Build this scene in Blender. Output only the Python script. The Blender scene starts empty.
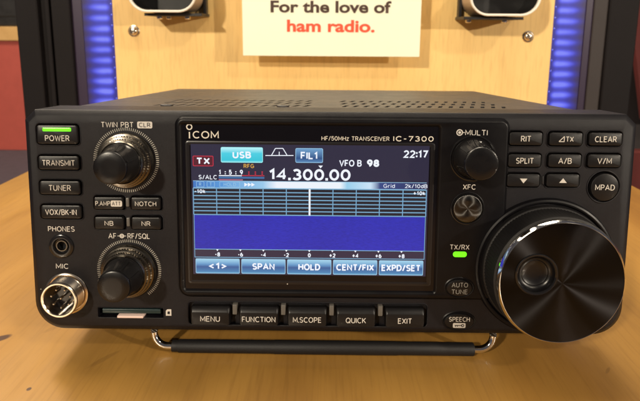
import bpy, bmesh, math, random
from mathutils import Vector, Matrix
random.seed(7)
MM = 0.001
S = bpy.context.scene
COL = S.collection
PI = math.pi

# ------------------------------------------------------------------ camera geometry (fitted to the photograph)
def rot(p, y, r):
    return Matrix.Rotation(r, 3, 'Z') @ Matrix.Rotation(p, 3, 'X') @ Matrix.Rotation(y, 3, 'Y')
CR = rot(math.radians(7.32), math.radians(-.444), math.radians(-.442))   # panel axes (x right, y up, z out) -> camera
CC = Vector((-.768, 111.379, 225.149))                                    # camera in panel axes, mm
FPX, PY0 = 570.3, 137.0
TILT = math.radians(3.6)
LIFT = 14.3                                                               # panel bottom above the table, mm
def tow(p):                                                               # panel axes -> world mm
    return Vector((p[0], -p[2]*math.cos(TILT) + p[1]*math.sin(TILT), p[1]*math.cos(TILT) + p[2]*math.sin(TILT)))
CW = tow(CC) + Vector((0, 0, LIFT))
def ray(x, y):
    return CR.transposed() @ Vector(((x-320)/FPX, -(y-PY0)/FPX, -1))
def on_panel(x, y, out=0.0):                                              # point of the front panel, mm
    d = ray(x, y); t = (out-CC[2])/d[2]; p = CC + d*t
    return p[0], p[1]
def at_depth(x, y, Y):                                                    # x and height at distance Y behind the panel, mm
    d = tow(ray(x, y)); t = (Y-CW[1])/d[1]; p = CW + d*t
    return p[0], p[2]

# ------------------------------------------------------------------ materials
def lin(c):
    return tuple(((v/255)/12.92 if v/255 <= .04045 else ((v/255+.055)/1.055)**2.4) for v in c)
def newmat(name):
    m = bpy.data.materials.new(name); m.use_nodes = True
    nt = m.node_tree; b = nt.nodes['Principled BSDF']
    return m, nt, b
def mat(name, col, rough=.5, metal=0, bump=0, bscale=2000, rvar=0, coat=0, coatr=.1, spec=.5, specks=0, cvar=0, aniso=0):
    m, nt, b = newmat(name)
    b.inputs['Base Color'].default_value = (*col, 1)
    b.inputs['Roughness'].default_value = rough
    b.inputs['Metallic'].default_value = metal
    b.inputs['Coat Weight'].default_value = coat
    b.inputs['Coat Roughness'].default_value = coatr
    b.inputs['Specular IOR Level'].default_value = spec
    N = nt.nodes.new; L = nt.links.new
    tc = N('ShaderNodeTexCoord')
    if bump:
        n = N('ShaderNodeTexNoise'); n.inputs['Scale'].default_value = bscale; n.inputs['Detail'].default_value = 3
        L(tc.outputs['Object'], n.inputs['Vector'])
        bp = N('ShaderNodeBump'); bp.inputs['Strength'].default_value = bump; bp.inputs['Distance'].default_value = .0003
        L(n.outputs['Fac'], bp.inputs['Height']); L(bp.outputs['Normal'], b.inputs['Normal'])
    if rvar:
        n = N('ShaderNodeTexNoise'); n.inputs['Scale'].default_value = 60; n.inputs['Detail'].default_value = 6
        n.inputs['Roughness'].default_value = .65
        L(tc.outputs['Object'], n.inputs['Vector'])
        mr = N('ShaderNodeMapRange'); mr.inputs['From Min'].default_value = .3; mr.inputs['From Max'].default_value = .7
        mr.inputs['To Min'].default_value = max(.02, rough-rvar); mr.inputs['To Max'].default_value = rough+rvar
        L(n.outputs['Fac'], mr.inputs['Value']); L(mr.outputs['Result'], b.inputs['Roughness'])
    last = None
    if cvar:
        n = N('ShaderNodeTexNoise'); n.inputs['Scale'].default_value = 45; n.inputs['Detail'].default_value = 8
        L(tc.outputs['Object'], n.inputs['Vector'])
        mx = N('ShaderNodeMix'); mx.data_type = 'RGBA'
        mx.inputs['A'].default_value = (*[c*(1-cvar) for c in col], 1); mx.inputs['B'].default_value = (*[c*(1+cvar) for c in col], 1)
        L(n.outputs['Fac'], mx.inputs['Factor']); L(mx.outputs['Result'], b.inputs['Base Color']); last = mx.outputs['Result']
    if specks:
        v = N('ShaderNodeTexVoronoi'); v.inputs['Scale'].default_value = 170
        L(tc.outputs['Object'], v.inputs['Vector'])
        lt = N('ShaderNodeMath'); lt.operation = 'LESS_THAN'; lt.inputs[1].default_value = .055
        L(v.outputs['Distance'], lt.inputs[0])
        sp = N('ShaderNodeSeparateColor'); L(v.outputs['Color'], sp.inputs[0])
        l2 = N('ShaderNodeMath'); l2.operation = 'LESS_THAN'; l2.inputs[1].default_value = specks
        L(sp.outputs[0], l2.inputs[0])
        mu = N('ShaderNodeMath'); mu.operation = 'MULTIPLY'; L(lt.outputs[0], mu.inputs[0]); L(l2.outputs[0], mu.inputs[1])
        mx = N('ShaderNodeMix'); mx.data_type = 'RGBA'; mx.inputs['A'].default_value = (*col, 1)
        mx.inputs['B'].default_value = (.5, .47, .42, 1)
        if last: L(last, mx.inputs['A'])
        L(mu.outputs[0], mx.inputs['Factor']); L(mx.outputs['Result'], b.inputs['Base Color'])
    if aniso:
        b.inputs['Anisotropic'].default_value = aniso
        t = N('ShaderNodeTangent'); t.direction_type = 'RADIAL'; t.axis = 'Y'
        L(t.outputs['Tangent'], b.inputs['Tangent'])
    return m
def emit(name, rgb, k=1.0, base=(.01, .01, .012)):
    m, nt, b = newmat(name)
    b.inputs['Base Color'].default_value = (*base, 1)
    b.inputs['Roughness'].default_value = .25
    b.inputs['Emission Color'].default_value = (*lin(rgb), 1)
    b.inputs['Emission Strength'].default_value = k
    return m
M = {}
M['panel'] = mat('black_moulded_plastic', (.0040, .0034, .0052), .46, spec=.28, bump=.35, bscale=5200, rvar=.08, cvar=.3, specks=.02)
M['key'] = mat('black_key_plastic', (.0048, .0042, .0046), .38, spec=.33, bump=.12, bscale=4000, rvar=.05)
M['gloss'] = mat('satin_black_plastic', (.0032, .0029, .0038), .36, spec=.2, bump=.05, bscale=3000, rvar=.06, specks=.02)
M['frame'] = mat('dusty_black_bezel', (.006, .0055, .007), .3, specks=.6)
M['glass'] = mat('black_screen_glass', (.004, .0035, .005), .14, spec=.3, rvar=.05, specks=.02)
M['cover'] = mat('black_painted_steel', (.020, .0175, .0175), .42, bump=.6, bscale=3500, rvar=.06, cvar=.2, specks=.05)
M['knob'] = mat('black_knob_plastic', (.0035, .0032, .0038), .30, spec=.38, bump=.08, bscale=3000, rvar=.08)
M['knob_side'] = mat('glossy_black_knob', (.008, .0075, .008), .16, rvar=.06)
M['rubber'] = mat('black_rubber', (.0065, .0058, .0062), .55, spec=.35, bump=.3, bscale=3000, specks=.12)
M['bronze'] = mat('champagne_metal', (.135, .12, .10), .24, metal=1, rvar=.08)
M['chrome'] = mat('chrome', (.95, .93, .89), .08, metal=1, rvar=.04)
M['nickel'] = mat('nickel_plated', (.72, .63, .52), .2, metal=1, rvar=.07)
M['dialface'] = mat('spun_black_metal', (.024, .0235, .025), .31, metal=1, aniso=.97)
M['xfc'] = mat('spun_grey_metal', (.085, .082, .078), .34, metal=1, aniso=.95)
M['legend'] = mat('legend_print', (.50, .47, .43), .6)
M['legend2'] = mat('grey_legend_print', (.22, .21, .19), .6)
M['logo'] = mat('logo_silver', (.55, .52, .46), .45)
M['tick'] = mat('tick_print', (.30, .285, .25), .5)
M['divider'] = mat('grey_divider_plastic', (.085, .078, .07), .4, bump=.05)
M['hole'] = mat('dark_recess', (.004, .004, .004), .7)
M['green'] = emit('green_lamp', (110, 255, 20), 1.5)
M['white_print'] = mat('white_print', (.62, .6, .55), .6)
M['sign_card'] = mat('white_sign_card', (.88, .87, .68), .55, bump=.05, bscale=900, cvar=.03)
M['sign_dark'] = mat('dark_brown_ink', (.055, .025, .015), .6)
M['sign_red'] = mat('orange_red_ink', (.72, .085, .035), .6)
M['post'] = mat('black_post_paint', (.006, .0045, .0052), .7, spec=.2, bump=.3, bscale=1500, cvar=.2)
M['post2'] = mat('lit_post_and_box_grey', (.034, .028, .028), .6, spec=.3, bump=.3, bscale=1500, cvar=.1)  # lighter copy of the post paint for its lit inner face; also box grey
M['rim'] = mat('white_enamel', (.80, .74, .66), .35)
M['tan'] = mat('beige_enamel', (.42, .31, .21), .4, cvar=.1)
M['black'] = mat('black_steel', (.012, .011, .011), .45, rvar=.1)
M['red'] = mat('red_partition_paint', (.42, .075, .055), .7, cvar=.12)
M['darkred'] = mat('dark_red_cloth', (.10, .012, .010), .8, cvar=.25)
M['floor'] = mat('purple_grey_carpet', (.055, .040, .052), .9, cvar=.3, bump=.4, bscale=200)
M['sdcard'] = mat('teal_card_plastic', (.008, .022, .024), .3, rvar=.05)
M['pink'] = mat('pale_pink_plastic', (.62, .47, .42), .45)

def wood(name, c1, c2, c3, ang, rough, coat, marks=(), gs=1.0):
    m, nt, b = newmat(name); N = nt.nodes.new; L = nt.links.new
    tc = N('ShaderNodeTexCoord')
    def mapn(sc, vertical=False):
        mp = N('ShaderNodeMapping'); mp.inputs['Rotation'].default_value = (0, ang if vertical else 0, 0 if vertical else ang)
        mp.inputs['Scale'].default_value = sc; L(tc.outputs['Object'], mp.inputs['Vector']); return mp
    vert = name.startswith('board')
    # broad cloudy figure
    n1 = N('ShaderNodeTexNoise'); n1.inputs['Scale'].default_value = (9 if vert else 14)*gs; n1.inputs['Detail'].default_value = 7; n1.inputs['Distortion'].default_value = .6
    L(mapn((1, .35, 1) if not vert else (1, 1, .35), vert).outputs[0], n1.inputs['Vector'])
    # long grain
    n2 = N('ShaderNodeTexNoise'); n2.inputs['Scale'].default_value = 55*gs if vert else 110; n2.inputs['Detail'].default_value = 5; n2.inputs['Roughness'].default_value = .6
    n2.inputs['Distortion'].default_value = .4
    L(mapn((1, .06, 1) if not vert else (1, 1, .10), vert).outputs[0], n2.inputs['Vector'])
    # pores
    n3 = N('ShaderNodeTexNoise'); n3.inputs['Scale'].default_value = 420*gs if vert else 700; n3.inputs['Detail'].default_value = 2
    L(mapn((1, .05, 1) if not vert else (1, 1, .10), vert).outputs[0], n3.inputs['Vector'])
    r1 = N('ShaderNodeValToRGB'); r1.color_ramp.elements[0].position = .35; r1.color_ramp.elements[1].position = .68
    r1.color_ramp.elements[0].color = (*c2, 1); r1.color_ramp.elements[1].color = (*c1, 1)
    L(n1.outputs['Fac'], r1.inputs['Fac'])
    r2 = N('ShaderNodeMapRange'); r2.inputs['From Min'].default_value = .52; r2.inputs['From Max'].default_value = .72; r2.inputs['To Max'].default_value = .5 if vert else .22
    L(n2.outputs['Fac'], r2.inputs['Value'])
    m1 = N('ShaderNodeMix'); m1.data_type = 'RGBA'; L(r2.outputs[0], m1.inputs['Factor']); L(r1.outputs[0], m1.inputs['A']); m1.inputs['B'].default_value = (*c3, 1)
    r3 = N('ShaderNodeMapRange'); r3.inputs['From Min'].default_value = .50; r3.inputs['From Max'].default_value = .70; r3.inputs['To Max'].default_value = .18 if not vert else .3
    L(n3.outputs['Fac'], r3.inputs['Value'])
    m2 = N('ShaderNodeMix'); m2.data_type = 'RGBA'; L(r3.outputs[0], m2.inputs['Factor']); L(m1.outputs['Result'], m2.inputs['A']); m2.inputs['B'].default_value = (*[c*.8 for c in c3], 1)
    out = m2.outputs['Result']
    nd = N('ShaderNodeTexNoise'); nd.inputs['Scale'].default_value = 90; L(tc.outputs['Object'], nd.inputs['Vector'])
    for (px, py, rx, ry, an, dk) in marks:                                # knots and pin marks of this board
        mp = N('ShaderNodeMapping'); mp.vector_type = 'TEXTURE'
        mp.inputs['Location'].default_value = (px*MM, py*MM, 0); mp.inputs['Rotation'].default_value = (0, 0, an)
        mp.inputs['Scale'].default_value = (rx*MM, ry*MM, 1)
        L(tc.outputs['Object'], mp.inputs['Vector'])
        sx = N('ShaderNodeSeparateXYZ'); L(mp.outputs[0], sx.inputs[0])
        cx = N('ShaderNodeCombineXYZ'); L(sx.outputs[0], cx.inputs[0]); L(sx.outputs[1], cx.inputs[1])
        ln = N('ShaderNodeVectorMath'); ln.operation = 'LENGTH'; L(cx.outputs[0], ln.inputs[0])
        ad = N('ShaderNodeMath'); ad.operation = 'MULTIPLY_ADD'; ad.inputs[1].default_value = .9; L(nd.outputs['Fac'], ad.inputs[0]); L(ln.outputs['Value'], ad.inputs[2])
        mr = N('ShaderNodeMapRange'); mr.inputs['From Min'].default_value = 1.15; mr.inputs['From Max'].default_value = 1.5
        mr.inputs['To Min'].default_value = dk; mr.inputs['To Max'].default_value = 0; L(ad.outputs[0], mr.inputs['Value'])
        mx = N('ShaderNodeMix'); mx.data_type = 'RGBA'; L(mr.outputs[0], mx.inputs['Factor']); L(out, mx.inputs['A']); mx.inputs['B'].default_value = (.055, .022, .010, 1)
        out = mx.outputs['Result']
    L(out, b.inputs['Base Color'])
    rr = N('ShaderNodeMapRange'); rr.inputs['To Min'].default_value = rough-.06; rr.inputs['To Max'].default_value = rough+.12
    L(n2.outputs['Fac'], rr.inputs['Value']); L(rr.outputs[0], b.inputs['Roughness'])
    b.inputs['Coat Weight'].default_value = coat; b.inputs['Coat Roughness'].default_value = .11
    bp = N('ShaderNodeBump'); bp.inputs['Strength'].default_value = .10; bp.inputs['Distance'].default_value = .0004
    L(n2.outputs['Fac'], bp.inputs['Height']); L(bp.outputs['Normal'], b.inputs['Normal'])
    return m
M['table'] = wood('table_birch', (.42, .225, .050), (.27, .132, .027), (.16, .068, .013), math.radians(-38), .36, .5,
                  marks=((-149.5, 15, 2.6, 9, math.radians(-50), .95), (-115.2, -18.8, .9, 1.1, 0, .9), (-94, 2, 1.6, 9, math.radians(-34), .2), (-127, 27, 1.5, 6, math.radians(-36), .15), (118, -2, .7, 3, math.radians(-38), .3)))
M['board'] = wood('board_birch', (.82, .57, .22), (.76, .50, .18), (.64, .39, .13), 0, .5, .1)
M['rail'] = wood('rail_birch', (.62, .38, .14), (.55, .32, .11), (.45, .25, .08), 0, .5, .1)

# ------------------------------------------------------------------ mesh helpers; coordinates are (x right, y up, out toward viewer) in mm
def v3(x, y, o): return Vector((x*MM, -o*MM, y*MM))
def rrect(cx, cy, w, h, r, n=6, ins=0.0):
    rs = r if isinstance(r, (tuple, list)) else (r,)*4                  # tr, tl, bl, br
    w2, h2 = w/2-ins, h/2-ins; pts = []
    for k, (sx, sy) in enumerate(((1, 1), (-1, 1), (-1, -1), (1, -1))):
        rr = max(.02, min(rs[k]-ins, w2-.01, h2-.01)) if rs[k] > ins else .02
        for i in range(n+1):
            a = PI/2*k + PI/2*i/n
            pts.append((cx+sx*(w2-rr)+rr*math.cos(a), cy+sy*(h2-rr)+rr*math.sin(a)))
    return pts
def circ(cx, cy, r, n=64, teeth=0):
    return [(cx+(r-(teeth if i % 2 else 0))*math.cos(2*PI*i/n), cy+(r-(teeth if i % 2 else 0))*math.sin(2*PI*i/n)) for i in range(n)]

# ------------------------------------------------------------------ a plain stroke alphabet (cap height 1)
def ar(cx, cy, rx, ry, a0, a1, n=10): return [(cx+rx*math.cos(math.radians(a0+(a1-a0)*i/n)), cy+ry*math.sin(math.radians(a0+(a1-a0)*i/n))) for i in range(n+1)]
X_ = .72                                                                # x-height
FONT = {
 'A': (.72, [[(0, 0), (.36, 1), (.72, 0)], [(.13, .33), (.59, .33)]]),
 'B': (.58, [[(0, 0), (0, 1), (.32, 1)]+ar(.32, .765, .22, .235, 90, -90, 8)+[(0, .53)], [(.30, .53)]+ar(.33, .265, .25, .265, 90, -90, 8)+[(0, 0)]]),
 'C': (.66, [ar(.38, .5, .38, .5, 48, 312, 20)]),
 'D': (.64, [[(0, 0), (0, 1), (.26, 1)]+ar(.26, .5, .38, .5, 90, -90, 16)+[(0, 0)]]),
 'E': (.50, [[(.50, 1), (0, 1), (0, 0), (.50, 0)], [(0, .52), (.45, .52)]]),
 'F': (.48, [[(.48, 1), (0, 1), (0, 0)], [(0, .50), (.42, .50)]]),
 'G': (.72, [ar(.38, .5, .38, .5, 50, 330, 20)[:-2]+[(.70, .17), (.70, .47), (.40, .47)]]),
 'H': (.62, [[(0, 0), (0, 1)], [(.62, 0), (.62, 1)], [(0, .52), (.62, .52)]]),
 'I': (.0, [[(0, 0), (0, 1)]]),
 'J': (.42, [[(.42, 1), (.42, .25)]+ar(.21, .25, .21, .25, 0, -180, 10)]),
 'K': (.58, [[(0, 0), (0, 1)], [(.56, 1), (0, .40)], [(.18, .58), (.58, 0)]]),
 'L': (.48, [[(0, 1), (0, 0), (.48, 0)]]),
 'M': (.76, [[(0, 0), (0, 1), (.38, .22), (.76, 1), (.76, 0)]]),
 'N': (.62, [[(0, 0), (0, 1), (.62, 0), (.62, 1)]]),
 'O': (.76, [ar(.38, .5, .38, .5, 0, 360, 28)]),
 'P': (.54, [[(0, 0), (0, 1), (.30, 1)]+ar(.30, .73, .24, .27, 90, -90, 10)+[(0, .46)]]),
 'Q': (.76, [ar(.38, .5, .38, .5, 0, 360, 28), [(.45, .25), (.76, -.06)]]),
 'R': (.58, [[(0, 0), (0, 1), (.30, 1)]+ar(.30, .74, .24, .26, 90, -90, 10)+[(0, .48)], [(.30, .48), (.58, 0)]]),
 'S': (.54, [ar(.28, .75, .26, .25, 35, 270, 14)+ar(.27, .25, .27, .25, 90, -150, 14)]),
 'T': (.60, [[(0, 1), (.60, 1)], [(.30, 1), (.30, 0)]]),
 'U': (.62, [[(0, 1), (0, .31)]+ar(.31, .31, .31, .31, 180, 360, 14)+[(.62, 1)]]),
 'V': (.68, [[(0, 1), (.34, 0), (.68, 1)]]),
 'W': (.96, [[(0, 1), (.24, 0), (.48, .9), (.72, 0), (.96, 1)]]),
 'X': (.62, [[(0, 1), (.62, 0)], [(0, 0), (.62, 1)]]),
 'Y': (.62, [[(0, 1), (.31, .48), (.62, 1)], [(.31, .48), (.31, 0)]]),
 'Z': (.56, [[(0, 1), (.56, 1), (0, 0), (.56, 0)]]),
 '0': (.56, [ar(.28, .5, .28, .5, 0, 360, 24)]),
 '1': (.30, [[(.0, .76), (.24, 1), (.24, 0)]]),
 '2': (.54, [ar(.27, .72, .26, .28, 165, -35, 12)+[(0, 0), (.54, 0)]]),
 '3': (.52, [ar(.25, .75, .23, .25, 150, -90, 12), ar(.25, .26, .27, .26, 90, -150, 14)]),
 '4': (.58, [[(.44, 0), (.44, 1), (0, .30), (.58, .30)]]),
 '5': (.52, [[(.48, 1), (.08, 1), (.04, .52)]+ar(.25, .32, .27, .32, 115, -150, 14)]),
 '6': (.54, [ar(.27, .31, .27, .31, 0, 360, 18), ar(.42, .31, .42, .69, 180, 100, 8)]),
 '7': (.52, [[(0, 1), (.52, 1), (.16, 0)]]),
 '8': (.54, [ar(.27, .76, .23, .24, 0, 360, 16), ar(.27, .26, .27, .26, 0, 360, 18)]),
 '9': (.54, [ar(.27, .69, .27, .31, 0, 360, 18), ar(.12, .69, .42, .69, 0, -80, 8)]),
 '/': (.36, [[(0, -.05), (.36, 1.05)]]), '-': (.30, [[(0, .46), (.30, .46)]]), '.': (.0, [[(0, 0), (0, .02)]]),
 ':': (.0, [[(0, .15), (0, .17)], [(0, .68), (0, .70)]]), '+': (.62, [[(0, .48), (.62, .48)], [(.31, .08), (.31, .88)]]),
 '<': (.42, [[(.42, .82), (0, .48), (.42, .14)]]), '>': (.42, [[(0, .82), (.42, .48), (0, .14)]]),
 'a': (.44, [ar(.24, X_-.22, .20, .22, 150, 0, 8)+[(.44, 0)], [(.44, .40)]+ar(.20, .19, .20, .20, 85, 290, 10)+[(.44, .16)]]),
 'd': (.48, [ar(.24, X_/2, .24, X_/2, 0, 360, 18), [(.48, 0), (.48, 1)]]),
 'e': (.50, [[(0, .37), (.50, .37)]+ar(.25, X_/2, .25, X_/2, 8, 322, 16)]),
 'f': (.30, [[(.12, 0), (.12, .82)]+ar(.28, .82, .16, .18, 180, 95, 5), [(0, X_-.02), (.30, X_-.02)]]),
 'h': (.44, [[(0, 0), (0, 1)], [(0, .48)]+ar(.22, .48, .22, X_-.48, 180, 0, 8)+[(.44, 0)]]),
 'i': (.0, [[(0, 0), (0, X_)], [(0, .97), (0, 1)]]),
 'k': (.44, [[(0, 0), (0, 1)], [(.40, X_), (0, .28)], [(.14, .43), (.44, 0)]]),
 'l': (.0, [[(0, 0), (0, 1)]]),
 'm': (.72, [[(0, 0), (0, X_)], [(0, .50)]+ar(.18, .50, .18, X_-.50, 180, 0, 7)+[(.36, 0)], [(.36, .50)]+ar(.54, .50, .18, X_-.50, 180, 0, 7)+[(.72, 0)]]),
 'o': (.50, [ar(.25, X_/2, .25, X_/2, 0, 360, 18)]),
 'r': (.28, [[(0, 0), (0, X_)], [(0, .44)]+ar(.22, .46, .22, X_-.46, 180, 80, 5)]),
 't': (.30, [[(.12, .92), (.12, .14)]+ar(.25, .14, .13, .14, 180, 275, 5), [(0, X_-.02), (.30, X_-.02)]]),
 'v': (.46, [[(0, X_), (.23, 0), (.46, X_)]]),
 'z': (.42, [[(0, X_), (.42, X_), (0, 0), (.42, 0)]]),
}
def stroke_poly(pts, th):
    """left and right outline points of a thick polyline with clipped mitres"""
    P_ = [Vector(pts[0])]
    for p in pts[1:]:
        if (Vector(p)-P_[-1]).length > 1e-5: P_.append(Vector(p))
    closed = (P_[0]-P_[-1]).length < 1e-4 and len(P_) > 3
    if closed: P_ = P_[:-1]
    n = len(P_); Lf, Rt = [], []
    for i in range(n):
        a = P_[i-1] if (i > 0 or closed) else None; c_ = P_[(i+1) % n] if (i < n-1 or closed) else None
        d1 = (P_[i]-a).normalized() if a is not None else None; d2 = (c_-P_[i]).normalized() if c_ is not None else None
        if d1 is None: d1 = d2
        if d2 is None: d2 = d1
        n1 = Vector((-d1.y, d1.x)); n2 = Vector((-d2.y, d2.x)); m_ = n1+n2
        if m_.length < .3:
            m_ = n1
            k = 1
        else:
            m_.normalize(); k = min(1.9, 1/max(.2, m_.dot(n1)))
        Lf.append(P_[i]+m_*th/2*k); Rt.append(P_[i]-m_*th/2*k)
    return Lf, Rt, closed
class B:
    def __init__(s): s.bm = bmesh.new()
    def loft(s, levels, cap0=True, cap1=True, mi=0, closed=False):
        rings = [[s.bm.verts.new(v3(x, y, o)) for x, y in pts] for pts, o in levels]
        n = len(rings[0]); prs = list(zip(rings[:-1], rings[1:]))
        if closed: prs.append((rings[-1], rings[0]))
        for a, b in prs:
            for i in range(n):
                j = (i+1) % n
                f = s.bm.faces.new((a[i], a[j], b[j], b[i])); f.material_index = mi
        if not closed:
            if cap0: f = s.bm.faces.new(list(reversed(rings[0]))); f.material_index = mi
            if cap1: f = s.bm.faces.new(rings[-1]); f.material_index = mi
        return s
    def key(s, cx, cy, w, h, r, o0, o1, bev=.4, mi=0):
        L = [(rrect(cx, cy, w, h, r), o0), (rrect(cx, cy, w, h, r), o1-bev), (rrect(cx, cy, w, h, r, ins=bev*.3), o1-bev*.3), (rrect(cx, cy, w, h, r, ins=bev), o1)]
        return s.loft(L, mi=mi)
    def lathe(s, cx, cy, prof, n=64, cap0=False, cap1=True, teeth=None, mi=0):
        L = [(circ(cx, cy, max(r, .01), n, (teeth or {}).get(i, 0)), o) for i, (r, o) in enumerate(prof)]
        return s.loft(L, cap0, cap1, mi)
    def quad(s, x0, y0, x1, y1, o, mi=0):
        f = s.bm.faces.new([s.bm.verts.new(v3(*p, o)) for p in ((x0, y0), (x1, y0), (x1, y1), (x0, y1))]); f.material_index = mi; return s
    def poly(s, pts, o, mi=0):
        f = s.bm.faces.new([s.bm.verts.new(v3(x, y, o)) for x, y in pts]); f.material_index = mi; return s
    def box(s, x0, x1, y0, y1, o0, o1, bev=.5, mi=0):
        cx, cy, w, h = (x0+x1)/2, (y0+y1)/2, x1-x0, y1-y0
        R = lambda i: [(cx+a*(w/2-i), cy+b*(h/2-i)) for a, b in ((1, 1), (-1, 1), (-1, -1), (1, -1))]
        return s.loft([(R(bev), o0), (R(0), o0+bev), (R(0), o1-bev), (R(bev), o1)], mi=mi)
    def line(s, p, q, wd, o, mi=0):
        d = Vector((q[0]-p[0], q[1]-p[1])); n = Vector((-d.y, d.x)).normalized()*wd/2
        return s.poly([(p[0]-n.x, p[1]-n.y), (q[0]-n.x, q[1]-n.y), (q[0]+n.x, q[1]+n.y), (p[0]+n.x, p[1]+n.y)], o, mi)
    def ring(s, cx, cy, r0, r1, o, n=32, mi=0):
        s.loft([(circ(cx, cy, r0, n), o), (circ(cx, cy, r1, n), o)], False, False, mi); return s
    def frame(s, cx, cy, w, h, r, t, o, mi=0):
        s.loft([(rrect(cx, cy, w, h, r), o), (rrect(cx, cy, w, h, r, ins=t), o)], False, False, mi); return s
    def tube(s, pts, r, n=14, mi=0):                                    # pts: (x, y, out)
        P = [v3(*p) for p in pts]; rings = []
        up = Vector((0, 0, 1))
        for i, p in enumerate(P):
            t = (P[min(i+1, len(P)-1)]-P[max(i-1, 0)]).normalized()
            ref = Vector((0, 1, 0)) if abs(t.dot(Vector((0, 1, 0)))) < .9 else Vector((1, 0, 0))
            a = t.cross(ref).normalized(); b = t.cross(a).normalized()
            rings.append([s.bm.verts.new(p+(a*math.cos(2*PI*k/n)+b*math.sin(2*PI*k/n))*r*MM) for k in range(n)])
        for A, Bq in zip(rings[:-1], rings[1:]):
            for k in range(n):
                f = s.bm.faces.new((A[k], A[(k+1) % n], Bq[(k+1) % n], Bq[k])); f.material_index = mi
        s.bm.faces.new(list(reversed(rings[0]))).material_index = mi; s.bm.faces.new(rings[-1]).material_index = mi
        return s
    def text(s, st, cx, cy, o, w=None, h=2.2, mi=0, bold=.004, left=False, t=None, wide=1.0, gap=None):
        gap = gap or (.10 if (t or 0) < .19 else .09)
        t = (.118+bold*2.6) if t is None else t                        # stroke weight as a share of the cap height
        x = 0; gl = []
        for ch in st:
            if ch == ' ': x += .42; continue
            gw, st_ = FONT[ch]; gw *= wide; gl.append((x, st_)); x += gw*(1-t)+t+gap
        tot = x-gap-t; th = t*h
        W_ = (w if w else (tot+t)*h*.98); sx = (W_-th)/max(tot, .01) if tot > .02 else 1
        x0 = cx+th/2 if left else cx-tot*sx/2
        k = 0
        for gx, strokes in gl:
            for q in strokes:
                pts = [(x0+(gx+px_*wide*(1-t))*sx, cy-h/2+th/2+py_*(h-th)) for px_, py_ in q]
                if len(q) == 2 and abs(q[0][0]-q[1][0])+abs(q[0][1]-q[1][1]) < .05:   # dots
                    px_, py_ = pts[0]; s.poly([(px_-th*.55, py_-th*.5), (px_+th*.55, py_-th*.5), (px_+th*.55, py_+th*.6), (px_-th*.55, py_+th*.6)], o, mi); continue
                Lf, Rt, closed = stroke_poly(pts, th); oo = o+.004*(k % 3); k += 1
                a = [s.bm.verts.new(v3(p.x, p.y, oo)) for p in Lf]; b_ = [s.bm.verts.new(v3(p.x, p.y, oo)) for p in Rt]
                m_ = len(a)
                for i in range(m_ if closed else m_-1):
                    j = (i+1) % m_; s.bm.faces.new((b_[i], b_[j], a[j], a[i])).material_index = mi
        return s
    def print_text(s, st, cx, cy, o, w, h, bold):                       # built-in typeface, for the printed card
        def curve_mesh(body, off):
            c = bpy.data.curves.new('t', 'FONT'); c.body = body; c.size = 1; c.offset = off; c.resolution_u = 5
            ob = bpy.data.objects.new('t', c); COL.objects.link(ob)
            me = bpy.data.meshes.new_from_object(ob.evaluated_get(bpy.context.evaluated_depsgraph_get()))
            bpy.data.objects.remove(ob); bpy.data.curves.remove(c); return me
        mh = curve_mesh('H', 0); cap = max(q.co.y for q in mh.vertices); bpy.data.meshes.remove(mh)
        me = curve_mesh(st, bold); xs = [q.co.x for q in me.vertices]; x0, x1 = min(xs), max(xs); sx, sy = w/(x1-x0), h/cap
        vs = [s.bm.verts.new(v3((q.co.x-(x0+x1)/2)*sx+cx, (q.co.y-cap/2)*sy+cy, o)) for q in me.vertices]
        for p in me.polygons:
            try: s.bm.faces.new([vs[i] for i in p.vertices])
            except ValueError: pass
        bpy.data.meshes.remove(me); return s
    def done(s, name, mats, parent=None, origin=None, fixn=True, label=None):
        if fixn: bmesh.ops.recalc_face_normals(s.bm, faces=[f for f in s.bm.faces])
        o3 = v3(*origin) if origin else Vector((0, 0, 0))
        for q in s.bm.verts: q.co -= o3
        for f in s.bm.faces: f.smooth = True
        for e in s.bm.edges:
            if len(e.link_faces) == 2 and e.calc_face_angle(0) > math.radians(32): e.smooth = False
        me = bpy.data.meshes.new(name); s.bm.to_mesh(me); s.bm.free()
        for m in (mats if isinstance(mats, (list, tuple)) else [mats]): me.materials.append(M[m] if isinstance(m, str) else m)
        ob = bpy.data.objects.new(name, me); COL.objects.link(ob); ob.location = o3
        if parent: ob.parent = parent
        if label: ob['label'] = label
        return ob
def tag(o, label, cat, group=None, kind=None):
    if label: o['label'] = label
    if cat: o['category'] = cat
    if group: o['group'] = group
    if kind: o['kind'] = kind
    return o
def empty(name, loc=(0, 0, 0)):
    o = bpy.data.objects.new(name, None); COL.objects.link(o); o.location = loc; o.empty_display_size = .02; return o
def cut(ob, bld):
    c = bld.done('cutter', 'hole')
    c.parent = ob.parent
    # same local space: bake the boolean with everything at the origin
    par = ob.parent; ob.parent = None; c.parent = None
    md = ob.modifiers.new('b', 'BOOLEAN'); md.operation = 'DIFFERENCE'; md.solver = 'EXACT'; md.object = c
    bpy.context.view_layer.update()
    me = bpy.data.meshes.new_from_object(ob.evaluated_get(bpy.context.evaluated_depsgraph_get()))
    old = ob.data; ob.modifiers.clear(); nm = ob.name; ob.data = me; me.name = nm
    bpy.data.meshes.remove(old); cm = c.data; bpy.data.objects.remove(c); bpy.data.meshes.remove(cm)
    ob.parent = par
    bm = bmesh.new(); bm.from_mesh(me)
    for f in bm.faces: f.smooth = True
    for e in bm.edges: e.smooth = not (len(e.link_faces) == 2 and e.calc_face_angle(0) > math.radians(32))
    bm.to_mesh(me); bm.free()

# ================================================================== the radio
radio = empty('radio_transceiver', (0, 0, LIFT*MM)); radio.rotation_euler = (-TILT, 0, 0)
tag(radio, 'black desktop radio transceiver with lit colour screen and big tuning dial on wooden table', 'radio')

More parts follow.
